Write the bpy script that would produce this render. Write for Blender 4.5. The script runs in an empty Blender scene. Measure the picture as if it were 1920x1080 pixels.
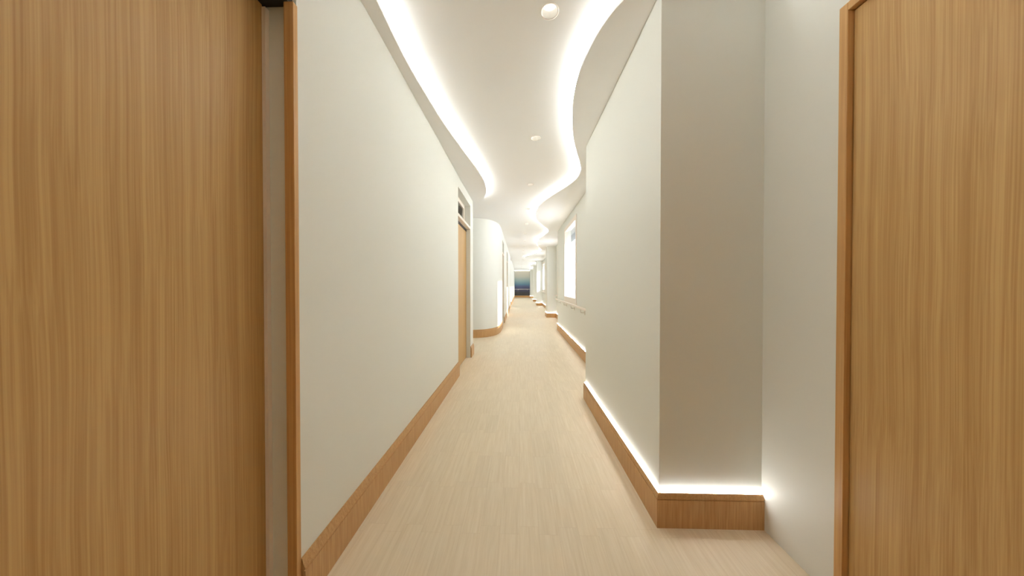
import bpy, bmesh, math
from mathutils import Vector
S = bpy.context.scene
C = S.collection

# ------------------------------------------------------------------ camera
cd = bpy.data.cameras.new('camera')
cd.sensor_width = 36.0
cd.lens = 530.0 / 1920.0 * 36.0
cd.clip_start = 0.02
cd.clip_end = 200
cam = bpy.data.objects.new('camera', cd)
C.objects.link(cam)
cam.location = (0, 0, 1.3)
cam.rotation_euler = (math.pi / 2 - math.atan(5 / 530), 0, math.atan(14 / 530))
S.camera = cam

# ------------------------------------------------------------------ world, sun, exposure
W = bpy.data.worlds.new('daylight')
S.world = W
W.use_nodes = True
bg = W.node_tree.nodes['Background']
bg.inputs[0].default_value = (0.92, 0.96, 1.04, 1)
bg.inputs[1].default_value = 2.8
sd = bpy.data.lights.new('sun', 'SUN')
sd.energy = 7.0
sd.angle = math.radians(0.6)
sd.color = (1.0, 0.96, 0.9)
sun = bpy.data.objects.new('sun', sd)
C.objects.link(sun)
sun.rotation_euler = Vector((-1, 1.05, -0.53)).to_track_quat('-Z', 'Y').to_euler()
sun.location = (12, 0, 8)
COVE = 52.0        # LED strips in the ceiling coves
SKIRT = 42.0        # LED strips on the skirting
DOWN = 1.3         # downlight diffusers
S.view_settings.view_transform = 'Standard'
S.view_settings.look = 'None'
S.view_settings.gamma = 1.0
S.view_settings.exposure = 0.40
S.view_settings.use_curve_mapping = False
S.cycles.max_bounces = 24
S.cycles.diffuse_bounces = 16
S.cycles.glossy_bounces = 4
S.cycles.transparent_max_bounces = 12
S.cycles.use_denoising = True
S.cycles.sample_clamp_indirect = 6.0

# ------------------------------------------------------------------ materials
def mat(name, col, rough=0.6, spec=0.5, metal=0.0):
    m = bpy.data.materials.new(name)
    m.use_nodes = True
    b = m.node_tree.nodes['Principled BSDF']
    b.inputs['Base Color'].default_value = (*col, 1)
    b.inputs['Roughness'].default_value = rough
    b.inputs['Specular IOR Level'].default_value = spec
    b.inputs['Metallic'].default_value = metal
    return m

def N(m, t, **kw):
    n = m.node_tree.nodes.new(t)
    for k, v in kw.items():
        setattr(n, k, v)
    return n

def L(m, a, b):
    m.node_tree.links.new(a, b)

def paint(name, col, rough=0.6, var=0.02, spec=0.3):
    m = mat(name, col, rough, spec)
    b = m.node_tree.nodes['Principled BSDF']
    tc = N(m, 'ShaderNodeTexCoord')
    no = N(m, 'ShaderNodeTexNoise')
    no.inputs['Scale'].default_value = 300
    no.inputs['Detail'].default_value = 2
    L(m, tc.outputs['Object'], no.inputs['Vector'])
    bp = N(m, 'ShaderNodeBump')
    bp.inputs['Strength'].default_value = 0.03
    bp.inputs['Distance'].default_value = 0.002
    L(m, no.outputs['Fac'], bp.inputs['Height'])
    L(m, bp.outputs['Normal'], b.inputs['Normal'])
    return m

def wood(name, dark, light, scale=(26, 26, 0.7), fine=(170, 170, 2.2), rough=0.5, fig=0.0, spec=0.3, along='Z'):
    m = mat(name, light, rough, spec)
    b = m.node_tree.nodes['Principled BSDF']
    tc = N(m, 'ShaderNodeTexCoord')
    src = tc.outputs['Object']
    # slow waviness of the grain, stretched along the board
    mw = N(m, 'ShaderNodeMapping'); mw.inputs['Scale'].default_value = (3.0, 3.0, 0.9)
    L(m, src, mw.inputs['Vector'])
    nw = N(m, 'ShaderNodeTexNoise'); nw.inputs['Scale'].default_value = 1.0; nw.inputs['Detail'].default_value = 2
    L(m, mw.outputs[0], nw.inputs['Vector'])
    sub = N(m, 'ShaderNodeVectorMath', operation='SUBTRACT'); sub.inputs[1].default_value = (0.5, 0.5, 0.5)
    L(m, nw.outputs['Color'], sub.inputs[0])
    mul = N(m, 'ShaderNodeVectorMath', operation='MULTIPLY'); mul.inputs[1].default_value = (fig, fig, 0)
    L(m, sub.outputs[0], mul.inputs[0])
    add = N(m, 'ShaderNodeVectorMath', operation='ADD')
    L(m, src, add.inputs[0]); L(m, mul.outputs[0], add.inputs[1])
    m1 = N(m, 'ShaderNodeMapping'); m1.inputs['Scale'].default_value = scale
    m2 = N(m, 'ShaderNodeMapping'); m2.inputs['Scale'].default_value = fine
    L(m, add.outputs[0], m1.inputs['Vector']); L(m, add.outputs[0], m2.inputs['Vector'])
    n1 = N(m, 'ShaderNodeTexNoise'); n1.inputs['Scale'].default_value = 1; n1.inputs['Detail'].default_value = 3
    n2 = N(m, 'ShaderNodeTexNoise'); n2.inputs['Scale'].default_value = 1; n2.inputs['Detail'].default_value = 3
    L(m, m1.outputs[0], n1.inputs['Vector']); L(m, m2.outputs[0], n2.inputs['Vector'])
    mx = N(m, 'ShaderNodeMix', data_type='FLOAT'); mx.inputs[0].default_value = 0.55
    L(m, n1.outputs['Fac'], mx.inputs[2]); L(m, n2.outputs['Fac'], mx.inputs[3])
    r = N(m, 'ShaderNodeValToRGB')
    r.color_ramp.elements[0].position = 0.36; r.color_ramp.elements[0].color = (*dark, 1)
    r.color_ramp.elements[1].position = 0.62; r.color_ramp.elements[1].color = (*light, 1)
    L(m, mx.outputs[0], r.inputs[0]); L(m, r.outputs[0], b.inputs['Base Color'])
    bp = N(m, 'ShaderNodeBump'); bp.inputs['Strength'].default_value = 0.08; bp.inputs['Distance'].default_value = 0.002
    L(m, mx.outputs[0], bp.inputs['Height']); L(m, bp.outputs[0], b.inputs['Normal'])
    return m

def emit(name, col, s):
    m = bpy.data.materials.new(name)
    m.use_nodes = True
    nt = m.node_tree
    nt.nodes.clear()
    e = nt.nodes.new('ShaderNodeEmission')
    e.inputs[0].default_value = (*col, 1)
    e.inputs[1].default_value = s
    o = nt.nodes.new('ShaderNodeOutputMaterial')
    nt.links.new(e.outputs[0], o.inputs[0])
    return m

M_wall = paint('sage_grey_wall_paint', (0.755, 0.772, 0.735), 0.55)
M_ceil = paint('warm_white_ceiling_paint', (0.92, 0.93, 0.945), 0.7)
M_trim = paint('cream_trim_paint', (0.84, 0.77, 0.70), 0.45)
M_door = wood('honey_oak_veneer', (0.42, 0.24, 0.084), (0.565, 0.37, 0.153), scale=(48, 48, 0.32), fine=(280, 280, 1.2), fig=0.03, rough=0.42)
M_skirt = wood('warm_oak_skirting', (0.42, 0.228, 0.088), (0.56, 0.345, 0.16), scale=(120, 120, 4), fine=(480, 480, 10), rough=0.4)
M_frame = wood('orange_oak_frame', (0.46, 0.245, 0.085), (0.60, 0.36, 0.15), scale=(60, 60, 1.5), rough=0.4)
M_black = mat('black_track_metal', (0.012, 0.011, 0.012), 0.5)
M_rail = mat('cream_rail_vinyl', (0.80, 0.74, 0.68), 0.4)
M_steel = mat('brushed_bracket_steel', (0.62, 0.57, 0.52), 0.35, metal=0.6)
M_can = mat('glossy_white_reflector', (0.9, 0.88, 0.82), 0.15, 0.6)
M_cove = emit('cove_led', (0.985, 0.985, 0.935), COVE)
M_cove_far = emit('cove_led_dimmed_run', (0.985, 0.985, 0.935), COVE * 0.45)
M_eled = emit('end_wall_led', (1.0, 0.98, 0.95), 6.0)
M_sled = emit('skirting_led', (1.0, 0.97, 0.93), SKIRT)
M_down = emit('downlight_diffuser', (1.0, 0.96, 0.88), DOWN)
M_dark = mat('painted_dimness_behind_transom', (0.30, 0.26, 0.23), 0.8)  # dark colour stands in for the dimness behind the glass

# clear glass: thin pane, mostly see-through with a faint reflection
M_hood = mat('grey_exterior_panel', (0.42, 0.42, 0.43), 0.6)
M_glass = bpy.data.materials.new('clear_window_glass'); M_glass.use_nodes = True
nt = M_glass.node_tree; nt.nodes.clear()
tr = nt.nodes.new('ShaderNodeBsdfTransparent'); tr.inputs[0].default_value = (0.97, 0.98, 0.98, 1)
gl = nt.nodes.new('ShaderNodeBsdfGlossy'); gl.inputs['Roughness'].default_value = 0.02
mxs = nt.nodes.new('ShaderNodeMixShader'); mxs.inputs[0].default_value = 0.05
o = nt.nodes.new('ShaderNodeOutputMaterial')
nt.links.new(tr.outputs[0], mxs.inputs[1]); nt.links.new(gl.outputs[0], mxs.inputs[2]); nt.links.new(mxs.outputs[0], o.inputs[0])

# floor planks
def floor_mat():
    m = mat('pale_oak_planks', (0.72, 0.56, 0.40), 0.42, 0.35)
    b = m.node_tree.nodes['Principled BSDF']
    tc = N(m, 'ShaderNodeTexCoord')
    mp = N(m, 'ShaderNodeMapping')
    mp.inputs['Rotation'].default_value = (0, 0, math.radians(-90))
    mp.inputs['Location'].default_value = (0.168, 0.0, 0)
    L(m, tc.outputs['Object'], mp.inputs['Vector'])
    br = N(m, 'ShaderNodeTexBrick')
    br.offset = 0.14; br.offset_frequency = 2; br.squash = 1.0
    br.inputs['Scale'].default_value = 1.0
    br.inputs['Brick Width'].default_value = 0.336
    br.inputs['Row Height'].default_value = 0.1035
    br.inputs['Mortar Size'].default_value = 0.0006
    br.inputs['Mortar Smooth'].default_value = 0.3
    br.inputs['Color1'].default_value = (0.0, 0.0, 0.0, 1)
    br.inputs['Color2'].default_value = (1, 1, 1, 1)
    br.inputs['Mortar'].default_value = (0.5, 0.5, 0.5, 1)
    L(m, mp.outputs[0], br.inputs['Vector'])
    # grain running along the planks, shifted plank by plank
    sep = N(m, 'ShaderNodeSeparateColor'); L(m, br.outputs['Color'], sep.inputs[0])
    comb = N(m, 'ShaderNodeCombineXYZ'); L(m, sep.outputs[0], comb.inputs[2])
    sc = N(m, 'ShaderNodeVectorMath', operation='SCALE'); sc.inputs['Scale'].default_value = 9.0
    L(m, comb.outputs[0], sc.inputs[0])
    ad = N(m, 'ShaderNodeVectorMath', operation='ADD')
    L(m, tc.outputs['Object'], ad.inputs[0]); L(m, sc.outputs[0], ad.inputs[1])
    m1 = N(m, 'ShaderNodeMapping'); m1.inputs['Scale'].default_value = (70, 3.2, 1)
    L(m, ad.outputs[0], m1.inputs['Vector'])
    n1 = N(m, 'ShaderNodeTexNoise'); n1.inputs['Scale'].default_value = 1; n1.inputs['Detail'].default_value = 5
    n1.inputs['Roughness'].default_value = 0.65
    L(m, m1.outputs[0], n1.inputs['Vector'])
    r = N(m, 'ShaderNodeValToRGB')
    r.color_ramp.elements[0].position = 0.3; r.color_ramp.elements[0].color = (0.755, 0.645, 0.48, 1)
    r.color_ramp.elements[1].position = 0.7; r.color_ramp.elements[1].color = (0.86, 0.76, 0.605, 1)
    L(m, n1.outputs['Fac'], r.inputs[0])
    hs = N(m, 'ShaderNodeHueSaturation')
    mr = N(m, 'ShaderNodeMapRange'); mr.inputs['To Min'].default_value = 0.975; mr.inputs['To Max'].default_value = 1.02
    L(m, sep.outputs[0], mr.inputs['Value']); L(m, mr.outputs[0], hs.inputs['Value'])
    L(m, r.outputs[0], hs.inputs['Color'])
    mx = N(m, 'ShaderNodeMix', data_type='RGBA')
    L(m, hs.outputs[0], mx.inputs[6]); mx.inputs[7].default_value = (0.56, 0.43, 0.29, 1)
    ms = N(m, 'ShaderNodeMath', operation='MULTIPLY'); ms.inputs[1].default_value = 0.55
    L(m, br.outputs['Fac'], ms.inputs[0]); L(m, ms.outputs[0], mx.inputs[0])
    L(m, mx.outputs[2], b.inputs['Base Color'])
    bp = N(m, 'ShaderNodeBump'); bp.inputs['Strength'].default_value = 0.05; bp.inputs['Distance'].default_value = 0.002
    L(m, n1.outputs['Fac'], bp.inputs['Height']); L(m, bp.outputs[0], b.inputs['Normal'])
    return m
M_floor = floor_mat()

# mural: hazy seascape gradient printed on the far wall panel
def mural_mat():
    m = mat('seascape_mural_print', (0.3, 0.4, 0.5), 0.5, 0.3)
    b = m.node_tree.nodes['Principled BSDF']
    tc = N(m, 'ShaderNodeTexCoord')
    sp = N(m, 'ShaderNodeSeparateXYZ'); L(m, tc.outputs['Generated'], sp.inputs[0])
    no = N(m, 'ShaderNodeTexNoise'); no.inputs['Scale'].default_value = 2.0; no.inputs['Detail'].default_value = 2
    L(m, tc.outputs['Generated'], no.inputs['Vector'])
    mm = N(m, 'ShaderNodeMath', operation='MULTIPLY_ADD'); mm.inputs[1].default_value = 0.05; 
    L(m, no.outputs['Fac'], mm.inputs[0]); L(m, sp.outputs[2], mm.inputs[2])
    r = N(m, 'ShaderNodeValToRGB')
    st = [(0.02, (0.045, 0.043, 0.040)), (0.14, (0.048, 0.048, 0.058)), (0.24, (0.055, 0.062, 0.115)), (0.34, (0.075, 0.085, 0.17)),
          (0.40, (0.09, 0.12, 0.23)), (0.48, (0.11, 0.23, 0.33)), (0.62, (0.30, 0.42, 0.45)), (0.78, (0.56, 0.57, 0.51)), (1.0, (0.70, 0.65, 0.57))]
    while len(r.color_ramp.elements) < len(st):
        r.color_ramp.elements.new(0.5)
    for e, (p, c) in zip(r.color_ramp.elements, st):
        e.position = p; e.color = (*c, 1)
    L(m, mm.outputs[0], r.inputs[0]); L(m, r.outputs[0], b.inputs['Base Color'])
    return m
M_mural = mural_mat()

# ------------------------------------------------------------------ mesh helpers
def box(bm, x0, x1, y0, y1, z0, z1):
    v = [bm.verts.new((x, y, z)) for z in (z0, z1) for (x, y) in ((x0, y0), (x1, y0), (x1, y1), (x0, y1))]
    for f in ((3, 2, 1, 0), (4, 5, 6, 7), (0, 1, 5, 4), (1, 2, 6, 5), (2, 3, 7, 6), (3, 0, 4, 7)):
        bm.faces.new([v[i] for i in f])
    return v

def obj(name, bm, m, parent=None, smooth=False, bevel=0.0):
    bmesh.ops.recalc_face_normals(bm, faces=bm.faces[:])
    me = bpy.data.meshes.new(name)
    bm.to_mesh(me); bm.free()
    me.materials.append(m)
    if smooth == 'angle':
        for p in me.polygons:
            p.use_smooth = True
        me.set_sharp_from_angle(angle=math.radians(28))
    elif smooth:
        for p in me.polygons:
            p.use_smooth = True
    o = bpy.data.objects.new(name, me)
    C.objects.link(o)
    if parent:
        o.parent = parent
        o.location = -parent.location
    if bevel:
        bv = o.modifiers.new('edge', 'BEVEL'); bv.width = bevel; bv.segments = 2; bv.limit_method = 'ANGLE'
    return o

def boxes(name, m, lst, parent=None, bevel=0.0):
    bm = bmesh.new()
    for b in lst:
        box(bm, *b)
    return obj(name, bm, m, parent, bevel=bevel)

def struct(o):
    o['kind'] = 'structure'
    return o

def tag(o, label, cat, group=None):
    o['label'] = label; o['category'] = cat
    if group:
        o['group'] = group
    return o

def empty(name, loc):
    o = bpy.data.objects.new(name, None)
    C.objects.link(o); o.location = loc; o.empty_display_size = 0.1
    return o

def prism(bm, pts, z0, z1):
    lo = [bm.verts.new((x, y, z0)) for x, y in pts]
    hi = [bm.verts.new((x, y, z1)) for x, y in pts]
    n = len(pts)
    for i in range(n):
        j = (i + 1) % n
        bm.faces.new((lo[i], lo[j], hi[j], hi[i]))
    bm.faces.new(lo); bm.faces.new(hi)

def offsets(path):
    """unit mitre vectors pointing to the LEFT of the travel direction"""
    out = []
    P = [Vector(p) for p in path]
    for i in range(len(P)):
        ns = []
        if i > 0:
            d = (P[i] - P[i - 1]).normalized(); ns.append(Vector((-d.y, d.x)))
        if i < len(P) - 1:
            d = (P[i + 1] - P[i]).normalized(); ns.append(Vector((-d.y, d.x)))
        if len(ns) == 2:
            s = (ns[0] + ns[1]).normalized()
            out.append(s / max(0.3, s.dot(ns[0])))
        else:
            out.append(ns[0])
    return P, out

def sweep(bm, path, prof):
    """closed profile [(offset to the left, z)] carried along a 2D path with mitred corners"""
    P, O = offsets(path)
    rings = []
    for p, o in zip(P, O):
        rings.append([bm.verts.new((p.x + o.x * a, p.y + o.y * a, z)) for a, z in prof])
    n = len(prof)
    for A, B in zip(rings, rings[1:]):
        for i in range(n):
            j = (i + 1) % n
            bm.faces.new((A[i], A[j], B[j], B[i]))
    bm.faces.new(rings[0]); bm.faces.new(rings[-1])

def catmull(pts, n=8):
    P = [Vector(p) for p in pts]
    P = [P[0] * 2 - P[1]] + P + [P[-1] * 2 - P[-2]]
    out = []
    for i in range(1, len(P) - 2):
        a, b, c, d = P[i - 1], P[i], P[i + 1], P[i + 2]
        # centripetal-ish tangents scaled by the segment length keep uneven spacing smooth
        h = (c - b).length
        t1 = (c - a) / max(1e-6, (b - a).length + h) * h
        t2 = (d - b) / max(1e-6, (d - c).length + h) * h
        for k in range(n):
            t = k / n
            out.append(b * (2*t**3 - 3*t*t + 1) + t1 * (t**3 - 2*t*t + t) + c * (-2*t**3 + 3*t*t) + t2 * (t**3 - t*t))
    out.append(P[-2])
    return [(p.x, p.y) for p in out]

# ------------------------------------------------------------------ measures (metres; corridor runs along +Y)
ZS, ZU = 2.88, 2.96          # dropped soffit, main ceiling
XL = -0.88                   # near left wall face
XR = 0.757                   # face of the near pier on the right
XN = 1.299                   # right wall beside the near door
XW = 1.12                    # right wall with the big window
XB = 1.48                    # recessed window bays
XF = -0.53                   # far left wall face
YE = 30.25                   # end wall
YB = -1.6                    # wall behind
HW = 3.06                    # top of walls

# floor
struct(boxes('floor', M_floor, [(-3.4, 2.2, YB - 0.2, YE + 0.3, -0.1, 0.0)]))

# main ceiling with round cut-outs for the downlights
LX, LR = 0.183, 0.052
LY = [1.735 + 1.475 * k for k in range(-1, 20)]
bm = bmesh.new()
box(bm, -3.4, LX - 0.15, YB - 0.2, YE + 0.3, ZU, ZU + 0.1)
box(bm, LX + 0.15, 2.2, YB - 0.2, YE + 0.3, ZU, ZU + 0.1)
yp = YB - 0.2
for y in LY:
    box(bm, LX - 0.15, LX + 0.15, yp, y - 0.15, ZU, ZU + 0.1)
    yp = y + 0.15
    n = 48
    inn = []; out = []
    for k in range(n):
        a = 2 * math.pi * k / n + math.pi / 4
        c, s = math.cos(a), math.sin(a)
        q = 0.15 / max(abs(c), abs(s))
        inn.append(bm.verts.new((LX + LR * c, y + LR * s, ZU)))
        out.append(bm.verts.new((LX + q * c, y + q * s, ZU)))
    for k in range(n):
        j = (k + 1) % n
        bm.faces.new((inn[k], inn[j], out[j], out[k]))
box(bm, LX - 0.15, LX + 0.15, yp, YE + 0.3, ZU, ZU + 0.1)
struct(obj('ceiling', bm, M_ceil))

# ------------------------------------------------------------------ walls, left
# near left wall with the opening of the near sliding door and of the second door
def left_door(n, xw, y0, y1, zt=2.72):
    """sliding door with a black track and a small glazed transom, in a left-hand wall whose face is x = xw"""
    t = empty('door_%d' % n, (xw - 0.09, (y0 + y1) / 2, 0)); struct(t)
    boxes('door_panel', M_door, [(xw - 0.115, xw - 0.075, y0 - 0.04, y1 + 0.0, 0.008, 2.262)], t, bevel=0.002)
    boxes('door_track', M_black, [(xw - 0.118, xw - 0.068, y0, y1, 2.262, 2.30)], t)
    boxes('door_header', M_trim, [(xw - 0.20, xw + 0.004, y0, y1, 2.30, 2.342)], t, bevel=0.003)
    a, b, zb = y0, y1, 2.342
    fr = boxes('transom_frame', M_trim, [
        (xw - 0.13, xw - 0.10, a, a + 0.09, zb, zt), (xw - 0.13, xw - 0.10, b - 0.09, b, zb, zt),
        (xw - 0.13, xw - 0.10, a + 0.09, b - 0.09, zb, zb + 0.06), (xw - 0.13, xw - 0.10, a + 0.09, b - 0.09, zt - 0.07, zt)], t, bevel=0.003)
    boxes('transom_pane', M_glass, [(xw - 0.120, xw - 0.114, a + 0.09, b - 0.09, zb + 0.06, zt - 0.07)], t)
    return t

zt = 2.72
T = 0.2
struct(boxes('wall_left', M_wall, [
    (XL - T, XL, 1.102, 4.044, 0, HW),
    (XL - T, XL, 4.044, 5.05, zt, HW),
    (XL - T, XL, YB, 1.102, 2.43, HW),
    (XL - T, XL, YB, -0.35, 0, 2.43),
]))
struct(boxes('wall_left.001', M_wall, [(XL - T, XL, 5.05, 5.33, 0, HW), (-3.4, XL - T, 5.13, 5.33, 0, HW)]))
left_door(3, XL, 4.044, 5.05)
# rooms behind the two left doors, their dimness put into the wall colour
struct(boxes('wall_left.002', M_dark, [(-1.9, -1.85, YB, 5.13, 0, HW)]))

# far left wall: rounded corner, two doors, a second alcove
curve = catmull([(-1.60, 6.90), (-1.17, 6.945), (-0.93, 7.02), (-0.76, 7.16), (-0.63, 7.38), (-0.56, 7.68), (-0.535, 8.1), (XF, 8.5)], 6)
bm = bmesh.new()
prism(bm, [(-3.4, 6.90)] + curve + [(XF, 8.772), (XF - T, 8.772), (XF - T, 8.5), (-1.0, 7.9), (-3.4, 7.9)], 0, HW)
box(bm, XF - T, XF, 8.772, 9.72, zt, HW)
box(bm, XF - T, XF, 9.72, 11.75, 0, HW)
box(bm, XF - T, XF, 11.75, 12.87, zt, HW)
box(bm, XF - T, XF, 12.87, 16.6, 0, HW)
wf = struct(obj('wall_left.003', bm, M_wall, smooth='angle'))
left_door(4, XF, 8.772, 9.72)
left_door(5, XF, 11.75, 12.87)
curve2 = catmull([(-1.6, 18.25), (-1.0, 18.3), (-0.75, 18.42), (-0.6, 18.7), (-0.54, 19.2), (XF, 19.8)], 6)
bm = bmesh.new()
prism(bm, [(-3.4, 18.25)] + curve2 + [(XF, YE), (XF - T, YE), (XF - T, 20.0), (-3.4, 20.0)], 0, HW)
struct(obj('wall_left.004', bm, M_wall, smooth='angle'))
struct(boxes('wall_left.005', M_wall, [(-3.45, -3.4, YB, YE, 0, HW), (-3.4, XF - T, 16.4, 16.6, 0, HW), (-1.9, -1.85, 7.9, 16.4, 0, HW)]))

# ------------------------------------------------------------------ walls, right
# (window openings: 1.39 m wide, 0.93 to 2.70 m high)
def wall_with_windows(name, x, y0, y1, wins, th=0.15, extra=()):
    lst = list(extra)
    y = y0
    for (a, b) in wins:
        lst.append((x, x + th, y, a, 0, HW))
        lst.append((x, x + th, a, b, 0, 0.99))
        lst.append((x, x + th, a, b, 2.65, HW))
        y = b
    lst.append((x, x + th, y, y1, 0, HW))
    return struct(boxes(name, M_wall, lst))

struct(boxes('wall_right', M_wall, [
    (XN, XN + T, YB, -0.35, 0, HW), (XN, XN + T, -0.35, 1.17, 2.40, HW), (XN, XN + T, 1.17, 1.542, 0, HW),
    (XN + 0.05, XN + T, -0.35, 1.17, 0, 2.40),
    (XR, XN + T, 1.542, 3.249, 0, HW)]))
wins = []
WIN1 = (5.60, 7.02)
wall_with_windows('wall_right.001', XW, 3.249, 8.31, [WIN1], extra=[(XW + 0.15, XB + 0.15, 8.16, 8.31, 0, HW)])
WC = [10.22, 13.85, 17.35, 20.8, 24.25, 27.1]
WB = [(c - 0.71, c + 0.71) for c in WC]
wall_with_windows('wall_right.002', XB, 8.31, 30.25, WB)
piers = [(11.44, 12.1), (18.18, 18.85), (22.49, 23.1), (29.13, YE)]
for i, (a, b) in enumerate(piers):
    struct(boxes('wall_right.%03d' % (i + 3), M_wall, [(1.115, XB, a, b, 0, HW)]))

def window(n, x, a, b, far=0.35):
    t = empty('window_%d' % n, (x, (a + b) / 2, 0.93)); struct(t)
    z0, z1 = 0.99, 2.65
    w = 0.045
    boxes('window_frame', M_trim, [
        (x - 0.012, x + 0.06, a - 0.03, a + w, z0 - 0.09, z1 + 0.05), (x - 0.012, x + 0.06, b - w, b + 0.03, z0 - 0.09, z1 + 0.05),
        (x - 0.012, x + 0.06, a + w, b - w, z0 - 0.09, z0 + w), (x - 0.012, x + 0.06, a + w, b - w, z1 - w, z1 + 0.05)], t)
    boxes('window_pane', M_glass, [(x + 0.03, x + 0.036, a + w, b - w, z0 + w, z1 - w)], t)
    # outside: projecting head that shades the top of the pane
    boxes('window_hood', M_hood, [(x + 0.15, x + 0.32, a - 0.35, b + far, 2.655, 2.74), (x + 0.29, x + 0.32, a - 0.35, b + far, 2.47, 2.655)], t)
    return t
window(1, XW, *WIN1, far=1.12)
for i, (a, b) in enumerate(WB):
    window(i + 2, XB, a, b)

struct(boxes('wall_end', M_wall, [(-3.4, 1.8, YE, YE + 0.2, 0, HW)]))
struct(boxes('wall_back', M_wall, [(-2.0, 1.6, YB - 0.15, YB, 0, HW)]))

# ------------------------------------------------------------------ dropped soffits with wavy edges
edgeR = catmull([(1.297, 1.455), (1.15, 1.45), (0.98, 1.445), (0.80, 1.452), (0.68, 1.50), (0.578, 1.596), (0.512, 1.736), (0.472, 1.90), (0.446, 2.12), (0.456, 2.43),
                 (0.503, 2.725), (0.572, 3.044), (0.658, 3.327), (0.770, 3.66), (0.848, 3.97), (0.845, 4.24), (0.767, 4.537), (0.611, 4.942),
                 (0.446, 5.432), (0.375, 5.843), (0.355, 6.333), (0.42, 6.848), (0.613, 7.458), (0.79, 8.0), (0.855, 8.45), (0.80, 9.05),
                 (0.69, 9.75), (0.652, 10.452), (0.747, 11.356), (0.93, 12.3), (1.0, 13.0), (0.895, 14.0), (0.592, 15.0), (0.34, 15.75),
                 (0.306, 16.2), (0.45, 17.2), (0.85, 18.7), (1.12, 19.7), (1.20, 20.4), (1.05, 21.4), (0.867, 22.378), (0.85, 22.9), (1.0, 24.0), (1.2, 25.0), (1.25, 25.7),
                 (1.16, 26.7), (1.07, 27.6), (1.05, 28.2), (1.1, 29.3), (1.12, YE)], 6)
edgeL = catmull([(-0.78, YB), (-0.68, -0.8), (-0.68, 0.0), (-0.74, 0.8), (-0.785, 1.4), (-0.80, 1.80), (-0.797, 2.05), (-0.779, 2.328), (-0.738, 2.788),
                 (-0.665, 3.302), (-0.590, 3.80), (-0.541, 4.30), (-0.548, 4.70), (-0.610, 4.99), (-0.70, 5.19), (-0.80, 5.30), (XL, 5.34)], 6)
SL = 0.016                  # lip of the soffit
bm = bmesh.new()
prism(bm, edgeR + [(1.75, YE), (1.75, 8.2), (1.75, 1.455)], ZS, ZS + SL)
struct(obj('trim_1', bm, M_ceil))
bm = bmesh.new()
prism(bm, edgeL + [(-1.05, 5.34), (-1.05, YB)], ZS, ZS + SL)
struct(obj('trim_2', bm, M_ceil))
# upstands behind the strips close the coves
def ribbon(edge, off0, off1, z0, z1):
    bm = bmesh.new()
    sweep(bm, edge, [(off0, z0), (off1, z0), (off1, z1), (off0, z1)])
    return bm
struct(obj('trim_3', ribbon(edgeR, -0.010, -0.025, ZS + SL, ZU), M_ceil))
eL2 = edgeL[:-4]
struct(obj('trim_4', ribbon(eL2, 0.010, 0.025, ZS + SL, ZU), M_ceil))
cut = next(i for i, p in enumerate(edgeR) if p[1] > 8.4)
tag(obj('cove_light_strip', ribbon(edgeR[cut:], -0.007, -0.0095, ZU - 0.026, ZU - 0.004), M_cove_far),
    'far run of the white light strip where the wavy right ceiling edge recedes', 'light strip')
tag(obj('cove_light_strip', ribbon(edgeR[:cut + 1], -0.007, -0.0095, ZU - 0.026, ZU - 0.004), M_cove),
    'white light strip along the nearer waves of the right-hand ceiling edge', 'light strip')
tag(obj('cove_light_strip', ribbon(eL2, 0.007, 0.0095, ZU - 0.026, ZU - 0.004), M_cove),
    'white light strip along the curved ceiling edge above the left wall', 'light strip')
tag(boxes('cove_light_strip', M_eled, [(XF, 1.115, YE - 0.03, YE - 0.013, 2.862, 2.88)]),
    'short straight light strip across the top of the blue end wall', 'light strip')

# ------------------------------------------------------------------ skirting boards
PB = [(0, 0), (0.020, 0), (0.020, 0.150), (0.0150, 0.152), (0.0150, 0.155), (0.0195, 0.1575), (0.0190, 0.162), (0.010, 0.184), (0.010, 0.187), (0.0075, 0.200), (0, 0.200)]
PR = [(0, 0), (0.020, 0), (0.020, 0.150), (0.0150, 0.152), (0.0150, 0.155), (0.0195, 0.1575), (0.0190, 0.162), (0.010, 0.184), (0, 0.184)]
PLED = [(0.0025, 0.1843), (0.0095, 0.1843), (0.0095, 0.1885), (0.0025, 0.1885)]
def skirt(name, path, left=True, led=None, m=None):
    s = 1 if left else -1
    bm = bmesh.new()
    sweep(bm, path, [(s * (a + 0.0003), z) for a, z in (PR if led else PB)])
    o = struct(obj(name, bm, M_skirt, smooth='angle'))
    if led:
        bm = bmesh.new()
        sweep(bm, path, [(s * (a + 0.0003), z) for a, z in PLED])
        tag(obj('skirting_light_strip', bm, M_sled), led, 'light strip', None)
    return o
# left boards: corridor is on the right of the +Y travel direction
skirt('baseboard_left', [(XL, 1.103), (XL, 4.044)], left=False)
skirt('baseboard_left.001', [(-3.3, 5.33), (XL, 5.33), (XL, 5.052)], left=True)
skirt('baseboard_left.002', [(-3.3, 6.90)] + curve + [(XF, 8.770)], left=False)
skirt('baseboard_left.003', [(XF, 9.722), (XF, 11.748)], left=False)
skirt('baseboard_left.004', [(XF, 12.872), (XF, 16.6), (-3.3, 16.6)], left=False)
skirt('baseboard_left.005', [(-3.3, 18.25)] + curve2 + [(XF, YE)], left=False)
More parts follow.
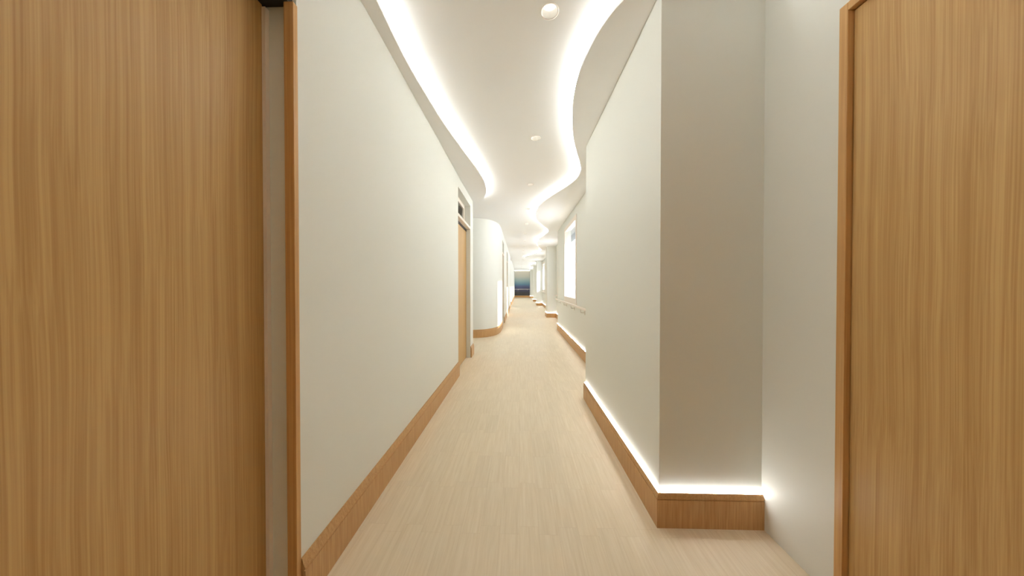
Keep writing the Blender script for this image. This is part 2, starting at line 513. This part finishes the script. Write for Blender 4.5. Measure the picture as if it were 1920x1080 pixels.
# right boards carry the light strips: corridor is on the left of the +Y travel direction
skirt('baseboard_right', [(XN, 1.542), (XR, 1.542), (XR, 3.249), (XW - 0.021, 3.249)], led='bright light strip on the skirting around the near right pier')
skirt('baseboard_right.001', [(XW, 3.249 + 0.021), (XW, 8.31), (XB - 0.021, 8.31)], led='light strip on the skirting below the large window and handrail')
P4 = 1.115
skirt('baseboard_right.002', [(XB, 8.33), (XB, 11.44), (P4, 11.44), (P4, 12.1), (XB, 12.1), (XB, 14.6)], led='light strip wrapping the skirting of the first pier beyond the large window')
skirt('baseboard_right.003', [(XB, 14.6), (XB, 18.18), (P4, 18.18), (P4, 18.85), (XB, 18.85), (XB, 20.5)], led='light strip on the skirting of the sunlit second pier beyond the window')
skirt('baseboard_right.004', [(XB, 20.5), (XB, 22.49), (P4, 22.49), (P4, 23.1), (XB, 23.1), (XB, 26)], led='light strip on the skirting of the narrow third pier far down the corridor')
skirt('baseboard_right.005', [(XB, 26), (XB, 29.13), (P4, 29.13), (P4, YE)], led='light strip on the skirting of the last pier beside the blue end wall')
skirt('baseboard_end', [(P4 - 0.021, YE), (XF + 0.021, YE)], left=True)

# ------------------------------------------------------------------ unseen double doors behind the camera, added to shape the near light
d0 = struct(empty('door_6', (0.2, YB, 0)))
for a, b in ((-0.80, 0.208), (0.212, 1.22)):
    boxes('door_panel', M_door, [(a, b, YB, YB + 0.03, 0.008, 2.34)], d0, bevel=0.002)
boxes('door_frame', M_frame, [(-0.86, -0.802, YB, YB + 0.04, 0, 2.40), (1.222, 1.28, YB, YB + 0.04, 0, 2.40), (-0.802, 1.222, YB, YB + 0.04, 2.342, 2.40)], d0, bevel=0.002)

# ------------------------------------------------------------------ near left sliding door
d1 = struct(empty('door_1', (-1.0, 0.4, 0)))
boxes('door_panel', M_door, [(-1.045, -1.0045, -0.40, 1.088, 0.008, 2.395)], d1, bevel=0.002)
boxes('door_seal', M_trim, [(-1.0040, -0.990, 1.084, 1.101, 0.0, 2.385)], d1)
boxes('door_track', M_black, [(-1.06, -0.895, -0.35, 1.101, 2.398, 2.43)], d1)
boxes('door_frame', M_frame, [(-0.913, -0.8745, 1.079, 1.1015, 0.0, 2.398)], d1, bevel=0.002)
boxes('door_jamb', M_wall, [(-1.079, -0.990, 1.1012, 1.1018, 0.0, 2.398)], d1)

# ------------------------------------------------------------------ near right door
d2 = struct(empty('door_2', (1.31, 0.4, 0)))
boxes('door_panel', M_door, [(1.309, 1.345, -0.31, 1.150, 0.008, 2.375)], d2, bevel=0.002)
boxes('door_frame', M_frame, [(1.286, 1.347, 1.152, 1.182, 0, 2.41), (1.286, 1.347, -0.35, -0.315, 0, 2.41), (1.286, 1.347, -0.315, 1.152, 2.378, 2.41)], d2, bevel=0.002)

# ------------------------------------------------------------------ downlights
def tube(bm, cx, cy, prof, n=48):
    """surface of revolution, prof = [(radius, z)]"""
    rings = []
    for r, z in prof:
        rings.append([bm.verts.new((cx + r * math.cos(2 * math.pi * k / n), cy + r * math.sin(2 * math.pi * k / n), z)) for k in range(n)])
    for A, B in zip(rings, rings[1:]):
        for k in range(n):
            j = (k + 1) % n
            bm.faces.new((A[k], A[j], B[j], B[k]))
    return rings

bm = bmesh.new()
tube(bm, 0, 0, [(LR - 0.003, 0.002), (LR - 0.0035, -0.0015), (LR + 0.003, -0.0015), (LR + 0.0035, 0.0)])
LY = LY[1:] + LY[:1]
dl = empty('downlight', (LX, LY[0], ZU))
def local(name, bm, m, parent, smooth=False):
    o = obj(name, bm, m, None, smooth); o.parent = parent; return o
ring = local('trim_ring', bm, M_rail, dl, True)
bm = bmesh.new()
tube(bm, 0, 0, [(LR - 0.003, 0.0), (LR - 0.004, 0.02), (LR - 0.007, 0.045)])
can = local('reflector', bm, M_can, dl, True)
bm = bmesh.new()
R_ = tube(bm, 0, 0, [(LR - 0.007, 0.045)], 48)
bm.faces.new(R_[0])
dif = local('diffuser', bm, M_down, dl)
ords = ['nearest the camera, at the top of the picture', 'second from the camera', 'third from the camera', 'fourth from the camera', 'fifth from the camera',
        'sixth from the camera', 'seventh from the camera', 'eighth from the camera', 'ninth from the camera', 'tenth from the camera',
        'eleventh from the camera', 'twelfth from the camera', 'thirteenth from the camera', 'fourteenth from the camera', 'fifth from the far end',
        'fourth from the far end', 'third from the far end', 'second from the far end', 'last before the blue end wall', None, 'just behind the camera']
for i, y in enumerate(LY):
    if ords[i] is None:
        continue
    if i == 0:
        t = dl
    else:
        t = dl.copy(); C.objects.link(t)
        for ch in (ring, can, dif):
            c = ch.copy(); C.objects.link(c); c.parent = t
    t.location = (LX, y, ZU)
    tag(t, 'small round recessed ceiling downlight, ' + ords[i], 'downlight', 'downlights along the corridor ceiling')

# ------------------------------------------------------------------ handrails
def capsule_path(bm, pts, rx, rz, n=16):
    """oval bar along 3D points (mostly along Y), closed ends"""
    P = [Vector(p) for p in pts]
    rings = []
    for i, p in enumerate(P):
        d = (P[min(i + 1, len(P) - 1)] - P[max(i - 1, 0)]).normalized()
        up = Vector((0, 0, 1)) if abs(d.z) < 0.9 else Vector((0, 1, 0))
        side = d.cross(up).normalized(); up = side.cross(d).normalized()
        rings.append([bm.verts.new(p + side * rx * math.cos(2 * math.pi * k / n) + up * rz * math.sin(2 * math.pi * k / n)) for k in range(n)])
    for A, B in zip(rings, rings[1:]):
        for k in range(n):
            j = (k + 1) % n
            bm.faces.new((A[k], A[j], B[j], B[k]))
    bm.faces.new(rings[0]); bm.faces.new(rings[-1])

def handrail(xw, y0, y1, ys, label, z=0.91, back0=True, back1=True):
    xr = xw - 0.07
    t = empty('handrail', (xw, y0, z)); tag(t, label, 'handrail', 'handrails on the right-hand walls')
    bm = bmesh.new()
    a = [(xw - 0.012, y0, z), (xr + 0.012, y0 + 0.004, z), (xr, y0 + 0.025, z)]
    b = [(xr, y1 - 0.03, z), (xr + 0.01, y1 - 0.006, z), (xr + 0.04, y1, z)]
    capsule_path(bm, a + b, 0.016, 0.023)
    obj('rail', bm, M_rail, t, True)
    for y in ys:
        bm = bmesh.new()
        capsule_path(bm, [(xr, y, z - 0.02), (xr, y, z - 0.068), (xr + 0.003, y, z - 0.075), (xr + 0.012, y, z - 0.078), (xw - 0.004, y, z - 0.078)], 0.0045, 0.0045, 10)
        br = obj('bracket', bm, M_steel, t, True)
        pl = boxes('wall_plate', M_steel, [(xw - 0.006, xw - 0.0003, y - 0.022, y + 0.022, z - 0.115, z - 0.04)], None, bevel=0.002)
        pl.parent = br; pl.location = (0, 0, 0)
    return t
handrail(XW, 3.35, 8.20, [3.95, 4.87, 5.78, 6.72, 7.74], 'cream handrail on steel brackets below the large window')
handrail(XB, 8.5, 11.3, [8.9, 9.8, 10.7], 'cream handrail in the bay just beyond the large window wall')
handrail(XB, 12.3, 18.0, [12.8, 13.7, 14.6, 15.5, 16.4, 17.4], 'cream handrail below the distant window before the sunlit pier')
# end wall rail
t = empty('handrail', (0.3, YE, 0.88)); tag(t, 'pale handrail across the blue mural on the end wall', 'handrail')
bm = bmesh.new()
capsule_path(bm, [(XF + 0.01, YE - 0.085, 0.885), (1.11, YE - 0.085, 0.885)], 0.02, 0.026)
obj('rail', bm, M_rail, t, True)
for x in (-0.15, 0.83):
    bm = bmesh.new()
    capsule_path(bm, [(x, YE - 0.085, 0.86), (x, YE - 0.085, 0.80), (x, YE - 0.075, 0.785), (x, YE - 0.013, 0.785)], 0.016, 0.016, 10)
    obj('bracket', bm, M_steel, t, True)

# mural panel on the end wall
tag(boxes('wall_mural', M_mural, [(XF + 0.004, 1.111, YE - 0.012, YE - 0.0005, 0.205, 2.86)]),
    'blue gradient mural fading from cream to dark navy on the far end wall', 'mural')
